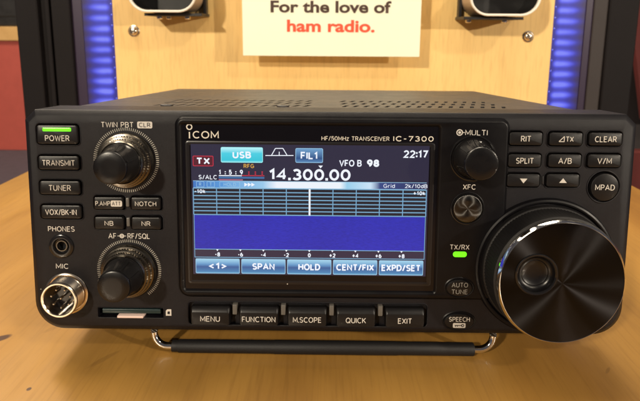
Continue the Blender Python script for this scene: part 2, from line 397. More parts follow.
# ---- front panel block
PW, PH, PCY, PCX = 244.5, 92.4, 46.2, 1.2
RAD = (5, 5, 12, 12)
def P(i):
    q = rrect(PCX, PCY, PW, PH, RAD, n=10, ins=i)
    for k, sx in ((0, 1), (1, -1)):                                     # top corners: straight cut instead of a round
        cxx, cyy, c_ = PCX+sx*(PW/2-i), PCY+PH/2-i, 4.2-.5*i
        for m_ in range(11):
            f_ = m_/10 if k == 0 else 1-m_/10
            u_ = min(1, max(0, (f_-.08)/.84)); q[k*11+m_] = (cxx-sx*c_*u_, cyy-c_*(1-u_))
    return q
b = B(); b.loft([(P(1.0), -25), (P(0), -24), (P(0), -2.0), (P(.25), -1.6), (P(2.0), -.25), (P(2.5), 0)])
front = b.done('front_panel', 'panel', radio)
cutb = B()
def well(cx, cy, w, h, r, depth=2.2, lip=True, into=cutb, base=0.0):
    into.loft([(rrect(cx, cy, w, h, r), base-depth), (rrect(cx, cy, w, h, r), base+1)])
def lipring(cx, cy, w, h, r, o=0.0, t=.45, hh=.28, par=None, off=None, nm='key_surround'):
    l = B(); l.loft([(rrect(cx, cy, w+2*t, h+2*t, r+t), o-.1), (rrect(cx, cy, w+2*t, h+2*t, r+t, ins=.08), o+hh*.6), (rrect(cx, cy, w+t, h+t, r+t/2), o+hh), (rrect(cx, cy, w, h, r), o+hh*.5), (rrect(cx, cy, w, h, r), o-.3)], False, False)
    g = l.done(nm, 'panel', par or radio)
    if off: g.location = -v3(*off)

keys = []   # name, label text lines, cx, cy, w, h, style, text widths
def flat_key(name, cx, cy, w, h, words, wd, o=1.0, r=1.1, th=2.0, base=0.0, bev=.45):
    well(cx, cy, w+1.0, h+1.0, r+.5)
    k = B(); k.key(cx, cy, w, h, r, -2, base+o, bev); kb = k.done(name, 'key', radio, (cx, cy, 0))
    lipring(cx, cy, w+1.0, h+1.0, r+.5, par=kb, off=(cx, cy, 0))
    return kb
def legend(parent_ob, org, st, cx, cy, o, w, h=2.35, m='legend', bold=.004):
    t = B(); t.text(st, cx, cy, o, w, h, bold=bold)
    ob = t.done('legend', m, parent_ob, fixn=False)
    ob.location = -v3(*org) if org else (0, 0, 0)
    return ob
LX = -107.1
for (nm, cy, h, st, wd, tcy) in (('power_key', 82.6, 8.0, 'POWER', 9.8, 81.2), ('transmit_key', 71.2, 6.0, 'TRANSMIT', 13.2, 71.2), ('tuner_key', 61.0, 6.0, 'TUNER', 9.0, 61.0), ('vox_key', 51.0, 6.0, 'VOX/BK-IN', 12.8, 51.0)):
    kb = flat_key(nm, LX, cy, 16.4, h-.4, None, 0)
    legend(kb, (LX, cy, 0), st, LX, tcy, 1.03, wd)
    if nm == 'power_key':
        l = B(); l.key(LX, 84.7, 11.4, 1.5, .4, .6, 1.25, .25); ob = l.done('power_lamp', 'green', kb); ob.location = -v3(LX, cy, 0)
# P.AMP NOTCH NB NR
for (nm, cx, cy, st, wd) in (('preamp_key', -87.5, 54.9, 'P.AMP', 6.0), ('notch_key', -72.5, 54.9, 'NOTCH', 8.6), ('noise_blanker_key', -87.6, 46.7, 'NB', 3.6), ('noise_reduction_key', -72.6, 46.7, 'NR', 3.6)):
    kb = flat_key(nm, cx, cy, 11.8, 5.1, None, 0, o=1.5, r=.8)
    if nm == 'preamp_key':
        legend(kb, (cx, cy, 0), st, cx-2.3, cy, 1.53, 6.0, 1.9)
        q = B(); q.poly(rrect(cx+3.2, cy, 4.6, 2.5, .6), 1.53, 0); q.text('ATT', cx+3.2, cy, 1.57, 3.6, 1.6, mi=1, bold=.01)
        ob = q.done('badge', ['legend', 'key'], kb, fixn=False); ob.location = -v3(cx, cy, 0)
    else: legend(kb, (cx, cy, 0), st, cx, cy, 1.53, wd, 1.9)
for cy in (54.9, 46.7):
    d = B(); d.key(-80.05, cy+.4, 1.3, 3.6, .3, -.5, 1.1, .3); d.done('key_divider', 'divider', radio)
# keypad on the right
for (nm, cx, cy, st, wd) in (('rit_key', 78.9, 82.6, 'RIT', 4.0), ('delta_tx_key', 94.7, 82.6, '\u0394TX', 5.6), ('clear_key', 110.3, 82.7, 'CLEAR', 8.6), ('split_key', 78.9, 73.8, 'SPLIT', 7.0), ('a_b_key', 94.8, 73.9, 'A/B', 5.3), ('v_m_key', 110.4, 74.0, 'V/M', 5.7), ('down_key', 78.8, 65.8, '', 0), ('up_key', 94.5, 65.9, '', 0)):
    kb = flat_key(nm, cx, cy, 13.0, 5.2, None, 0, o=1.1)
    if nm == 'down_key':
        t = B(); t.poly([(cx-1.5, cy+.8), (cx, cy-1.1), (cx+1.5, cy+.8)], 1.13); ob = t.done('legend', 'legend', kb); ob.location = -v3(cx, cy, 0)
    elif nm == 'up_key':
        t = B(); t.poly([(cx-1.5, cy-.9), (cx+1.5, cy-.9), (cx, cy+1.0)], 1.13); ob = t.done('legend', 'legend', kb); ob.location = -v3(cx, cy, 0)
    elif nm == 'delta_tx_key':
        t = B(); x0 = cx-2.8
        t.line((x0, cy-1.0), (x0+2.2, cy-1.0), .3, 1.13); t.line((x0, cy-1.0), (x0+2.1, cy+1.1), .3, 1.13); t.line((x0+2.05, cy-1.1), (x0+2.05, cy+1.1), .3, 1.13)
        t.text('TX', cx+1.4, cy, 1.13, 3.1, 2.1, bold=.004)
        ob = t.done('legend', 'legend', kb, fixn=False); ob.location = -v3(cx, cy, 0)
    else: legend(kb, (cx, cy, 0), st, cx, cy, 1.13, wd)
d = B(); d.key(86.65, 65.9, 1.0, 3.4, .3, -.5, .5, .2); d.done('key_divider', 'key', radio)
# round MPAD key
MX, MY = 111.3, 63.3
cutb.loft([(circ(MX, MY, 6.3, 48), -2.2), (circ(MX, MY, 6.3, 48), 1)])
k = B(); k.lathe(MX, MY, [(5.6, -2), (5.6, .75), (5.45, 1.0), (5.1, 1.15)], 48); kb = k.done('mpad_key', 'key', radio, (MX, MY, 0))
legend(kb, (MX, MY, 0), 'MPAD', MX, MY, 1.18, 7.8)
l = B(); l.lathe(MX, MY, [(6.9, -.1), (6.8, .2), (6.6, .28), (6.3, .1), (6.3, -.3)], 48, False, False); g = l.done('key_surround', 'panel', kb); g.location = -v3(MX, MY, 0)
# bottom row of five keys in a shared recess
cutb.loft([(rrect(-7.1, 8.3, 98.8, 9.8, 1.6), -1.6), (rrect(-7.1, 8.3, 98.8, 9.8, 1.6), 1)])
lipring(-7.1, 8.3, 98.8, 9.8, 1.6, nm='key_row_surround')
for (nm, cx, st, wd) in (('menu_key', -47.1, 'MENU', 8.1), ('function_key', -27.1, 'FUNCTION', 13.8), ('scope_key', -7.2, 'M.SCOPE', 11.7), ('quick_key', 12.8, 'QUICK', 8.3), ('exit_key', 32.9, 'EXIT', 5.7)):
    cy, w, h = 7.9, 16.3, 7.8
    k = B(); k.loft([(rrect(cx, cy, w, h, 1.0), -1.5), (rrect(cx, cy, w, h, 1.0), .9), (rrect(cx, cy-.15, w-.3, h-.6, .9), 1.6), (rrect(cx, cy-.75, w-.9, h-2.2, .8), 2.5), (rrect(cx, cy-.85, w-1.4, h-2.6, .6), 2.6)])
    kb = k.done(nm, 'key', radio, (cx, cy, 0)); legend(kb, (cx, cy, 0), st, cx, cy-.9, 2.63, wd)
for cx in (-37.1, -17.1, 2.8, 22.9):
    d = B(); d.key(cx, 10.6, 1.9, 4.4, .3, -1.5, 1.5, .35); d.done('key_divider', 'divider', radio)
# oval keys
def oval(nm, cx, cy, w, h, lines, o0):
    k = B(); E = lambda s_: [(cx+(w/2-s_)*math.cos(2*PI*i/48), cy+(h/2-s_)*math.sin(2*PI*i/48)) for i in range(48)]
    k.loft([(E(0), o0-.5), (E(0), o0+.5), (E(.3), o0+.8), (E(.8), o0+.9)]); kb = k.done(nm, 'key', radio, (cx, cy, 0))
    g = B(); g.loft([(E(-.9), o0+.02), (E(-.55), o0+.22), (E(-.2), o0+.1), (E(-.2), o0-.3)], False, False); ob = g.done('key_rim', 'gloss', kb); ob.location = -v3(cx, cy, 0)
    for st, dy, wd, hh, mm_ in lines: legend(kb, (cx, cy, 0), st, cx, cy+dy, o0+.93, wd, hh, mm_)
    return kb
SO = 1.2                                                               # face of the raised display section
oval('auto_tune_key', 54.9, 21.0, 10.6, 7.2, (('AUTO', 1.45, 6.6, 2.0, 'legend2'), ('TUNE', -1.45, 6.6, 2.0, 'legend2')), SO)
kb = oval('speech_key', 55.6, 6.1, 12.2, 7.0, (('SPEECH', 1.1, 8.6, 2.0, 'legend'),), 0)
q = B(); q.poly(rrect(55.6, 4.55, 5.2, 2.1, .5), .93, 0)
q.ring(57.0, 4.55, .3, .65, .97, 20, 1); q.line((56.4, 4.55), (53.7, 4.55), .35, .97, 1); q.line((54.0, 4.6), (54.0, 3.9), .3, .97, 1); q.line((54.8, 4.6), (54.8, 4.0), .3, .97, 1)
ob = q.done('badge', ['legend', 'key'], kb, fixn=False); ob.location = -v3(55.6, 6.1, 0)

# card slot
cutb.loft([(rrect(-80.6, 8.1, 27.2, 4.2, .4), -8), (rrect(-80.6, 8.1, 27.2, 4.2, .4), 1)])
lipring(-80.6, 8.1, 27.2, 4.2, .4, t=.35, hh=.2, nm='card_slot')
# phones jack bore and mic bore
cutb.loft([(circ(-108, 36.5, 4.3, 48), -2.5), (circ(-108, 36.5, 4.3, 48), 1)])
cutb.loft([(circ(-106.9, 16.3, 9.0, 48), -2.0), (circ(-106.9, 16.3, 9.0, 48), 1)])
cut(front, cutb)

# printed legends on the panel
def plain(st, x, y, w_, h_=2.3, o=.05, par=None):
    t = B(); t.text(st, x, y, o, w_, h_); t.done('legend', 'legend', par or radio, fixn=False)
plain('PHONES', -107.8, 43.7, 10.9, 2.2); plain('MIC', -108.2, 27.9, 5.2, 2.2); plain('TWIN PBT', -83.3, 86.7, 13.0, 2.2)
t = B(); t.poly(rrect(-72.3, 86.7, 6.0, 2.7, .6), .05); t.text('CLR', -72.3, 86.7, .09, 4.6, 1.8, mi=1, bold=.012); t.done('badge', ['legend', 'panel'], radio, fixn=False)
plain('AF', -87.0, 41.0, 3.3); plain('RF/SQL', -76.2, 41.0, 9.2)
t = B(); t.line((-84.9, 41.0), (-81.4, 41.0), .25, .05); t.ring(-83.1, 41.0, .5, .95, .06); t.poly(circ(-83.1, 41.0, .32, 16), .07); t.done('knob_mark', 'legend', radio, fixn=False)
t = B(); t.poly([(-66.0, 7.0), (-63.7, 7.0), (-63.7, 9.8), (-65.3, 9.8), (-66.0, 9.1)], .05); t.poly([(-65.3, 7.7), (-64.3, 7.7), (-64.3, 8.9), (-65.0, 8.9), (-65.3, 8.6)], .09, 1); t.done('card_mark', ['legend', 'panel'], radio, fixn=False)

# phones jack
j = B(); j.lathe(-108, 36.5, [(5.0, -.2), (4.95, .5), (4.5, .75), (3.4, .7), (3.1, .2), (3.0, -.5), (2.6, -.6), (2.4, -.1), (1.9, -.1), (1.75, -.8), (1.75, -6)], 48, False, True)
ob = j.done('phones_jack', 'knob_side', radio)
j = B(); j.lathe(-108, 36.5, [(2.45, -.25), (2.3, .05), (1.9, .05), (1.7, -.5)], 40, False, False); j.done('contact_ring', 'bronze', ob)
# microphone connector
mx, my = -106.9, 16.3
j = B(); j.lathe(mx, my, [(8.9, -1.8), (8.9, .4), (8.5, .7), (8.2, .8), (7.7, .6), (7.5, .5)], 64, False, False); ob = j.done('microphone_socket', 'nickel', radio)
j = B()
prof = [(7.4, -1.5), (7.4, .6)]
z = .6
while z < 6.6: prof += [(7.15, z+.25), (7.4, z+.5)]; z += .55
prof += [(7.3, 7.2), (7.0, 7.5), (6.5, 7.5), (6.2, 7.2), (6.1, -1.0)]
j.lathe(mx, my, prof, 64, False, False); j.done('threaded_barrel', 'nickel', ob)
j = B(); j.lathe(mx, my, [(6.15, .5), (6.1, 1.5)], 48, False, True); j.key(mx, my+5.7, 1.8, 1.4, .2, 1.5, 6.4, .3); j.done('insulator', 'knob_side', ob)
for i in range(8):
    if i < 7: a = math.radians(90+51.43*i+25.7); px, py = mx+3.9*math.cos(a), my+3.9*math.sin(a)
    else: px, py = mx, my
    j = B(); j.lathe(px, py, [(.52, 1.2), (.52, 5.2), (.35, 5.6), (.12, 5.75)], 16); j.done('pin', 'nickel', ob)

# small double knobs
def ticks(cx, cy, r0, r1, a0, a1, n, nm='tick_ring'):
    t = B()
    for i in range(n):
        a = math.radians(a0+(a1-a0)*i/n); c_, s_ = math.cos(a), math.sin(a)
        t.line((cx+r0*c_, cy+r0*s_), (cx+r1*c_, cy+r1*s_), .30, .05)
    t.done(nm, 'tick', radio, fixn=False)
def double_knob(nm, cx, cy):
    k = B()
    prof = [(11.2, -.1), (11.3, .5), (11.3, 1.5), (11.1, 2.0), (10.8, 2.5), (10.4, 2.6), (10.3, 2.7), (10.2, 4.2), (10.0, 4.3), (9.5, 4.4), (9.4, 4.5), (9.3, 6.0), (9.1, 6.1), (8.6, 6.2), (8.2, 6.9), (7.9, 6.6)]
    k.lathe(cx, cy, prof, 124, False, False, teeth={6: .5, 7: .5, 10: .5, 11: .5})
    root = k.done(nm, 'bronze', radio, (cx, cy, 0)); o = -v3(cx, cy, 0)
    k = B(); k.lathe(cx, cy, [(7.95, 5.8), (8.0, 7.2), (7.7, 8.0), (7.2, 9.4), (6.75, 12.5), (6.35, 17.0)], 80, False, False); ob = k.done('inner_knob', 'knob_side', root); ob.location = o
    # pointer rib on the upper side
    k = B()
    for a in (70, 20, 160, 250):
        a = math.radians(a); c_, s_ = math.cos(a), math.sin(a)
        k.loft([([(cx+r_*c_-q_*s_, cy+r_*s_+q_*c_) for r_, q_ in ((rr+.25, .5), (rr+.25, -.5), (rr-.5, -.7), (rr-.5, .7))], oo) for rr, oo in ((7.5, 8.6), (6.75, 12.5), (6.4, 16.6))])
    ob = k.done('grip_ribs', 'knob_side', root); ob.location = o
    k = B(); k.lathe(cx, cy, [(6.3, 16.8), (6.3, 17.3), (6.15, 17.7), (5.7, 17.95), (3, 17.98)], 72, True, True); ob = k.done('knob_cap', 'knob', root); ob.location = o
double_knob('passband_tuning_knob', -80.2, 72.4); ticks(-80.2, 72.4, 12.0, 13.2, 0, 360, 96)
double_knob('volume_knob', -80.6, 26.4); ticks(-80.6, 26.4, 12.0, 13.2, -52, 215, 74)

# ---- raised display section
GX, GY, GW, GH = -6.4, 53.0, 103.6, 69.6
SX, SY, SW, SH = 6.2, 52.9, 131.6, 73.6
b = B()
Ro = lambda i: rrect(SX, SY, SW, SH, (3, 3, 4, 6), n=6, ins=i)
Ri = lambda i: rrect(GX, GY, GW, GH, 1.4, n=6, ins=i)
b.loft([(Ro(-1.0), -.2), (Ro(-.5), .15), (Ro(0), .7), (Ro(.35), 1.05), (Ro(.9), SO), (Ri(-.35), SO), (Ri(0), SO-.12), (Ri(.9), .15), (Ri(1.0), -.2)], False, False)
sect = b.done('display_bezel', 'gloss', radio)
b = B(); b.poly(rrect(GX, GY, GW-1.0, GH-1.0, 1), .25); glass = b.done('screen_glass', 'glass', radio)
# inner frame round the picture area (visible plastic step)
SCX, SCY = -6.5, 52.3
t = B(); b = B(); R2 = lambda i: rrect(SCX, SCY-1.5, 98.6, 58.4, .8, ins=i)
b.loft([(R2(-.5), .26), (R2(0), .42), (R2(.3), .42), (R2(1.2), .3)], False, False); b.done('screen_frame', 'frame', radio)
# logo and model name
t = B(); t.text('COM', -53.2, 83.0, .31, 10.4, 3.0, left=True, t=.15)
t.quad(-54.75, 81.5, -54.25, 84.1, .31); t.ring(-54.5, 86.1, .8, 1.25, .31, 28); t.done('front_logo', 'logo', glass, fixn=False)
t = B(); t.text('HF/50MHz TRANSCEIVER', 11.6, 82.0, .31, 27.0, 1.75); t.done('legend', 'logo', glass, fixn=False)
t = B(); t.text('IC-7300', 34.6, 82.1, .31, 16.0, 2.15, bold=.02); t.done('legend', 'logo', glass, fixn=False)
o = SO+.04
plain('MULTI', 59.2, 84.9, 8.8, 2.2, o, sect); plain('XFC', 57.3, 63.0, 5.1, 2.1, o, sect); plain('TX/RX', 54.4, 38.1, 7.9, 2.1, o, sect)
t = B(); t.ring(52.6, 84.9, .9, 1.3, o); t.poly(circ(52.6, 84.9, .55, 16), o); t.line((53.8, 84.9), (54.6, 84.9), .3, o); t.done('knob_mark', 'legend', sect, fixn=False)
l = B(); l.key(54.6, 35.1, 5.6, 2.3, 1.1, SO-.2, SO+.25, .2); l.done('status_lamp', 'green', radio)

# ---- the picture on the screen
D0 = .40
def E_(name, rgb, k=1.0): M[name] = emit(name, rgb, k)
E_('s_bg', (38, 36, 62), .9); E_('s_white', (235, 240, 250), 1.05); E_('s_blue', (38, 42, 182), .95); E_('s_line', (120, 170, 205), .95)
E_('s_cyan', (70, 205, 225), 1.0); E_('s_cyan2', (160, 235, 240), 1.0); E_('s_red', (200, 45, 70), .9); E_('s_redbg', (90, 20, 40), .9); E_('s_yellow', (225, 170, 70), .9)
E_('s_steel', (60, 110, 165), .9); E_('s_dark', (22, 24, 40), .8); E_('s_pink', (195, 120, 150), .8); E_('s_axis', (48, 40, 66), .9); E_('s_pale', (150, 195, 225), 1.0); E_('s_lblue', (95, 150, 205), 1.0)
def gradmat(name, stops, k=1.0, axis=2):
    m, nt, b_ = newmat(name); N = nt.nodes.new; L = nt.links.new
    tc = N('ShaderNodeTexCoord'); sp = N('ShaderNodeSeparateXYZ'); L(tc.outputs['Generated'], sp.inputs[0])
    r = N('ShaderNodeValToRGB'); L(sp.outputs[axis], r.inputs[0])
    while len(r.color_ramp.elements) < len(stops): r.color_ramp.elements.new(.5)
    for e, (p, c) in zip(r.color_ramp.elements, stops): e.position = p; e.color = (*lin(c), 1)
    L(r.outputs[0], b_.inputs['Emission Color']); b_.inputs['Emission Strength'].default_value = k
    b_.inputs['Base Color'].default_value = (.01, .01, .012, 1); b_.inputs['Roughness'].default_value = .25
    M[name] = m
gradmat('s_soft', [(0, (120, 190, 220)), (.12, (70, 130, 180)), (.45, (52, 92, 150)), (.62, (95, 150, 200)), (1, (165, 215, 238))])
gradmat('s_bar', [(0, (60, 115, 190)), (.12, (85, 150, 215)), (.30, (150, 200, 235)), (.36, (235, 240, 250)), (.63, (235, 242, 250)), (.66, (150, 205, 235)), (.76, (200, 225, 245)), (.80, (50, 70, 130)), (1, (35, 40, 80))], axis=0)
gradmat('s_usb', [(0, (150, 235, 240)), (.15, (50, 195, 215)), (.6, (70, 205, 225)), (1, (190, 245, 250))])
gradmat('s_fil', [(0, (90, 140, 190)), (.3, (35, 75, 130)), (1, (110, 160, 205))])
disp = B(); disp.quad(SCX-47.6, SCY-27.0, SCX+47.6, SCY+27.0, D0); disp = disp.done('display', 's_bg', radio)
def box_px(x0, y0, x1, y1):
    xa, _ = on_panel(x0, (y0+y1)/2); xb, _ = on_panel(x1, (y0+y1)/2); _, ya = on_panel((x0+x1)/2, y1); _, yb = on_panel((x0+x1)/2, y0)
    return xa, ya, xb, yb
SL, SR, ST, SB = SCX-46.9, SCX+46.9, SCY+27, SCY-26.6
D1, D2, D3 = D0+.05, D0+.10, D0+.15
# transmit badge
x0, y0, x1, y1 = box_px(193, 155.5, 213.7, 166); cx, cy, w, h = (x0+x1)/2, (y0+y1)/2, x1-x0, y1-y0
t = B(); t.poly(rrect(cx, cy, w, h, .5), D1, 1); t.frame(cx, cy, w, h, .5, .3, D2, 0); t.text('TX', cx, cy, D3, w*.66, h*.64, mi=2, t=.22, wide=1.25); t.done('transmit_badge', ['s_red', 's_redbg', 's_white'], disp, fixn=False)
# mode key
x0, y0, x1, y1 = box_px(221, 147, 263, 162.4); cx, cy, w, h = (x0+x1)/2, (y0+y1)/2, x1-x0, y1-y0
t = B(); t.poly(rrect(cx, cy, w, h, .6), D1, 0); t.frame(cx, cy, w, h, .6, .22, D2, 1); t.text('USB', cx, cy, D3, w*.44, 2.8, mi=2, t=.22, wide=1.2); t.done('mode_key', ['s_usb', 's_cyan2', 's_white'], disp, fixn=False)
x0, y0, x1, y1 = box_px(295.5, 148, 323, 162.6); cx, cy, w, h = (x0+x1)/2, (y0+y1)/2, x1-x0, y1-y0
t = B(); t.poly(rrect(cx, cy, w, h, .6), D1, 0); t.frame(cx, cy, w, h, .6, .22, D2, 1); t.text('FIL1', cx, cy, D3, w*.62, 3.0, mi=2, t=.19, wide=1.2); t.done('filter_key', ['s_fil', 's_pale', 's_white'], disp, fixn=False)
# filter shape
t = B()
for (a, c_) in (((265.5, 155.3), (271.5, 155.3)), ((271.5, 155.3), (275.5, 148.2)), ((275.5, 148.2), (283, 148.2)), ((283, 148.2), (287.3, 155.3)), ((287.3, 155.3), (293.5, 155.3)), ((271.5, 155.3), (287.3, 155.3)), ((279.3, 155.3), (279.3, 151.5))):
    t.line(on_panel(*a), on_panel(*c_), .32, D1)
t.done('filter_graph', 's_white', disp, fixn=False)
# meter
t = B()
t.text('RFG', *on_panel(249, 165.8), D1, 4.2, 1.7, mi=1, bold=.02)
t.text('S/ALC', *on_panel(208, 176.9), D1, 7.4, 1.8, mi=0, bold=.015)
for xp, s_ in ((220, '1'), (230.5, '5'), (241.5, '9')):
    t.text(s_, *on_panel(xp, 172.0), D1, None, 2.0, bold=.03)
for xp in (225.5, 236): t.text(':', *on_panel(xp, 172.3), D1, None, 2.0, bold=.03)
for xp in (249, 255.5, 262.3): t.text(':', *on_panel(xp, 172.6), D1, None, 2.0, mi=2, bold=.05)
xa, ya, xb, yb = box_px(219, 175.0, 242, 175.9); t.quad(xa, ya, xb, yb, D1, 0)
xa, ya, xb, yb = box_px(242, 175.0, 264.5, 175.9); t.quad(xa, ya, xb, yb, D1, 2)
xa, ya, xb, yb = box_px(219, 176.5, 264.5, 178.4); t.quad(xa, ya, xb, yb, D1, 3)
xa, ya, xb, yb = box_px(219, 179.0, 243, 180.2); t.quad(xa, ya, xb, yb, D1, 4)
t.done('signal_meter', ['s_white', 's_yellow', 's_red', 's_steel', 's_pink'], disp, fixn=False)
# frequency
x0, y0, x1, y1 = box_px(269, 168.6, 350.5, 180.4)
t = B(); t.text('14.300.00', (x0+x1)/2, (y0+y1)/2, D1, x1-x0, (y1-y0)*.97, t=.2, wide=1.3); cx, cy = on_panel(320.6, 166.6); t.poly([(cx-.9, cy+.5), (cx, cy-.6), (cx+.9, cy+.5)], D1)
t.done('frequency_readout', 's_white', disp, fixn=False)
t = B(); t.text('VFO B', *on_panel(350.4, 163), D1, 9.0, 2.7, t=.17, wide=1.2); t.text('98', *on_panel(373, 163), D1, 4.9, 3.0, t=.27, wide=1.2); t.done('channel_readout', 's_white', disp, fixn=False)
t = B(); t.text('22:17', *on_panel(415.6, 154), D1, 9.7, 3.1, t=.19, wide=1.2); t.done('clock_readout', 's_white', disp, fixn=False)
# spectrum bar
_, yb = on_panel(310, 181.3); _, ya = on_panel(310, 188.6)
t = B(); t.quad(SL, ya, SR, yb, D1); t.done('spectrum_bar', 's_bar', disp, fixn=False)
bh = yb-ya; cy = (ya+yb)/2
t = B()
for xp, s_, w_ in ((200.5, 'R', 3.0), (211, 'T', 3.0), (230, 'HOLD', 8.0)):
    cx, _ = on_panel(xp, 185); t.frame(cx, cy, w_+.2, bh*.78, .25, .18, D2, 1); t.text(s_, cx, cy, D2, w_*.62 if len(s_) > 1 else None, 1.4, mi=1, bold=.01)
for xp in (246, 249.5, 253): cx, _ = on_panel(xp, 185); t.poly([(cx-.6, cy-.8), (cx+.8, cy), (cx-.6, cy+.8)], D2, 0)
t.text('Grid', on_panel(389, 186)[0], cy, D2, 4.6, 1.6, mi=0); t.text('2k/10dB', on_panel(416, 186)[0], cy, D2, 9.0, 1.6, mi=0, bold=.01)
for ln in (ya+.1, yb-.1): t.line((SL, ln), (SR, ln), .2, D2, 1)
t.done('bar_labels', ['s_white', 's_pale'], disp, fixn=False)
# grid
_, gt = on_panel(310, 188.8); _, gb = on_panel(310, 215.2)
t = B(); t.quad(SL, gb, SR, gt, D1, 1)
rows = 7
for i in range(rows+1): yy = gb+(gt-gb)*i/rows; t.line((SL, yy), (SR, yy), .42, D2, 0)
for i in range(11):
    xx = SL+(SR-SL)*i/10; t.line((xx, gb), (xx, gt), .36 if i != 5 else .75, D2 if i != 5 else D3, 0 if i != 5 else 2)
t.text('-10k', SL+2.7, gt-1.3, D3, 4.4, 1.6, mi=2, bold=.03); t.text('+10k', SR-2.9, gt-1.3, D3, 4.8, 1.6, mi=2, bold=.03)
t.done('spectrum_grid', ['s_line', 's_dark', 's_white'], disp, fixn=False)
m_ = M['s_blue']; N_ = m_.node_tree.nodes.new; L_ = m_.node_tree.links.new
tc = N_('ShaderNodeTexCoord'); mp = N_('ShaderNodeMapping'); mp.inputs['Scale'].default_value = (1, 1, 6); L_(tc.outputs['Object'], mp.inputs['Vector'])
nz = N_('ShaderNodeTexNoise'); nz.inputs['Scale'].default_value = 700; nz.inputs['Detail'].default_value = 2; L_(mp.outputs[0], nz.inputs['Vector'])
n4 = N_('ShaderNodeTexNoise'); n4.inputs['Scale'].default_value = 18; L_(tc.outputs['Object'], n4.inputs['Vector'])
ad = N_('ShaderNodeMath'); ad.operation = 'ADD'; L_(nz.outputs['Fac'], ad.inputs[0]); L_(n4.outputs['Fac'], ad.inputs[1])
r_ = N_('ShaderNodeMapRange'); r_.inputs['From Min'].default_value = .6; r_.inputs['From Max'].default_value = 1.4; r_.inputs['To Min'].default_value = .62; r_.inputs['To Max'].default_value = 1.12
L_(ad.outputs[0], r_.inputs['Value']); L_(r_.outputs[0], m_.node_tree.nodes['Principled BSDF'].inputs['Emission Strength'])
_, wb_ = on_panel(310, 249.8)
t = B(); t.quad(SL, wb_, SR, gb-.2, D1, 0); t.line((SL+.1, wb_), (SL+.1, gb), .25, D2, 1); t.line((SR-.1, wb_), (SR-.1, gb), .25, D2, 1); t.done('waterfall', ['s_blue', 's_line'], disp, fixn=False)
_, ab = on_panel(310, 257.8)
t = B(); t.quad(SL, ab, SR, wb_, D1, 0); t.line((SL, wb_), (SR, wb_), .3, D2, 1); t.line((SL, ab), (SR, ab), .3, D2, 1)
t.line((SL+.1, ab), (SL+.1, wb_), .25, D2, 1); t.line((SR-.1, ab), (SR-.1, wb_), .25, D2, 1)
for i, s_ in enumerate(('-8', '-6', '-4', '-2', '0', '+2', '+4', '+6', '+8')):
    xx = SL+(SR-SL)*(i+1)/10; t.text(s_, xx, ab+1.25, D3, None, 1.75, mi=2, t=.22, wide=1.1); t.poly([(xx-.5, wb_), (xx, wb_-.8), (xx+.5, wb_)], D3, 2)
t.done('frequency_axis', ['s_axis', 's_line', 's_white'], disp, fixn=False)
_, k1 = on_panel(310, 259.2); _, k0 = on_panel(310, 274.0)
for i, (s_, w_) in enumerate((('<1>', 7.0), ('SPAN', 9.2), ('HOLD', 9.0), ('CENT/FIX', 15.5), ('EXPD/SET', 16.0))):
    xa = SL+(SR-SL)*i/5+.35; xb = SL+(SR-SL)*(i+1)/5-.35; cx, cy, w, h = (xa+xb)/2, (k0+k1)/2, xb-xa, k1-k0
    t = B(); t.poly(rrect(cx, cy, w, h, .5), D1, 0); t.frame(cx, cy, w, h, .5, .25, D2, 1); t.text(s_, cx, cy, D3, w_, 2.8, mi=2, t=.21, wide=1.25)
    t.done('soft_key', ['s_soft', 's_pale', 's_white'], disp, fixn=False)

# ---- multi knob and XFC key
cx, cy = 58.3, 74.6
k = B(); k.lathe(cx, cy, [(9.4, SO-.1), (9.3, SO+.35), (8.9, SO+.45), (8.5, SO+.1)], 64, False, False); k.done('knob_surround', 'knob_side', radio)
k = B(); k.lathe(cx, cy, [(8.1, .8), (8.1, 2.4), (7.7, 3.2), (7.3, 5.5), (6.9, 9), (6.5, 13.2)], 72, False, False); ob = k.done('multi_knob', 'knob_side', radio, (cx, cy, 0))
k = B()
for a in range(0, 360, 60):
    a = math.radians(a+20); c_, s_ = math.cos(a), math.sin(a)
    k.loft([([(cx+r_*c_-q_*s_, cy+r_*s_+q_*c_) for r_, q_ in ((rr+.22, .45), (rr+.22, -.45), (rr-.5, -.7), (rr-.5, .7))], oo) for rr, oo in ((7.6, 3.4), (6.9, 9), (6.55, 13))])
g = k.done('grip_ribs', 'knob_side', ob); g.location = -v3(cx, cy, 0)
k = B(); k.lathe(cx, cy, [(6.45, 13.0), (6.45, 13.4), (6.2, 13.9), (5.7, 14.1), (3, 14.15)], 64); g = k.done('knob_cap', 'knob', ob); g.location = -v3(cx, cy, 0)
cx, cy = 56.9, 54.3
k = B(); k.lathe(cx, cy, [(6.9, SO-.1), (6.8, SO+.3), (6.5, SO+.4), (6.2, SO+.1), (6.1, SO-.5)], 64, False, False); ob = k.done('key_rim', 'knob_side', radio)
k = B(); k.lathe(cx, cy, [(5.8, SO-.4), (5.8, SO+.7), (5.6, SO+.9), (5.4, SO+1.0), (3, SO+.9), (.01, SO+.85)], 72, False, True); k.done('spun_metal_key', 'xfc', radio, (cx, cy, 0))

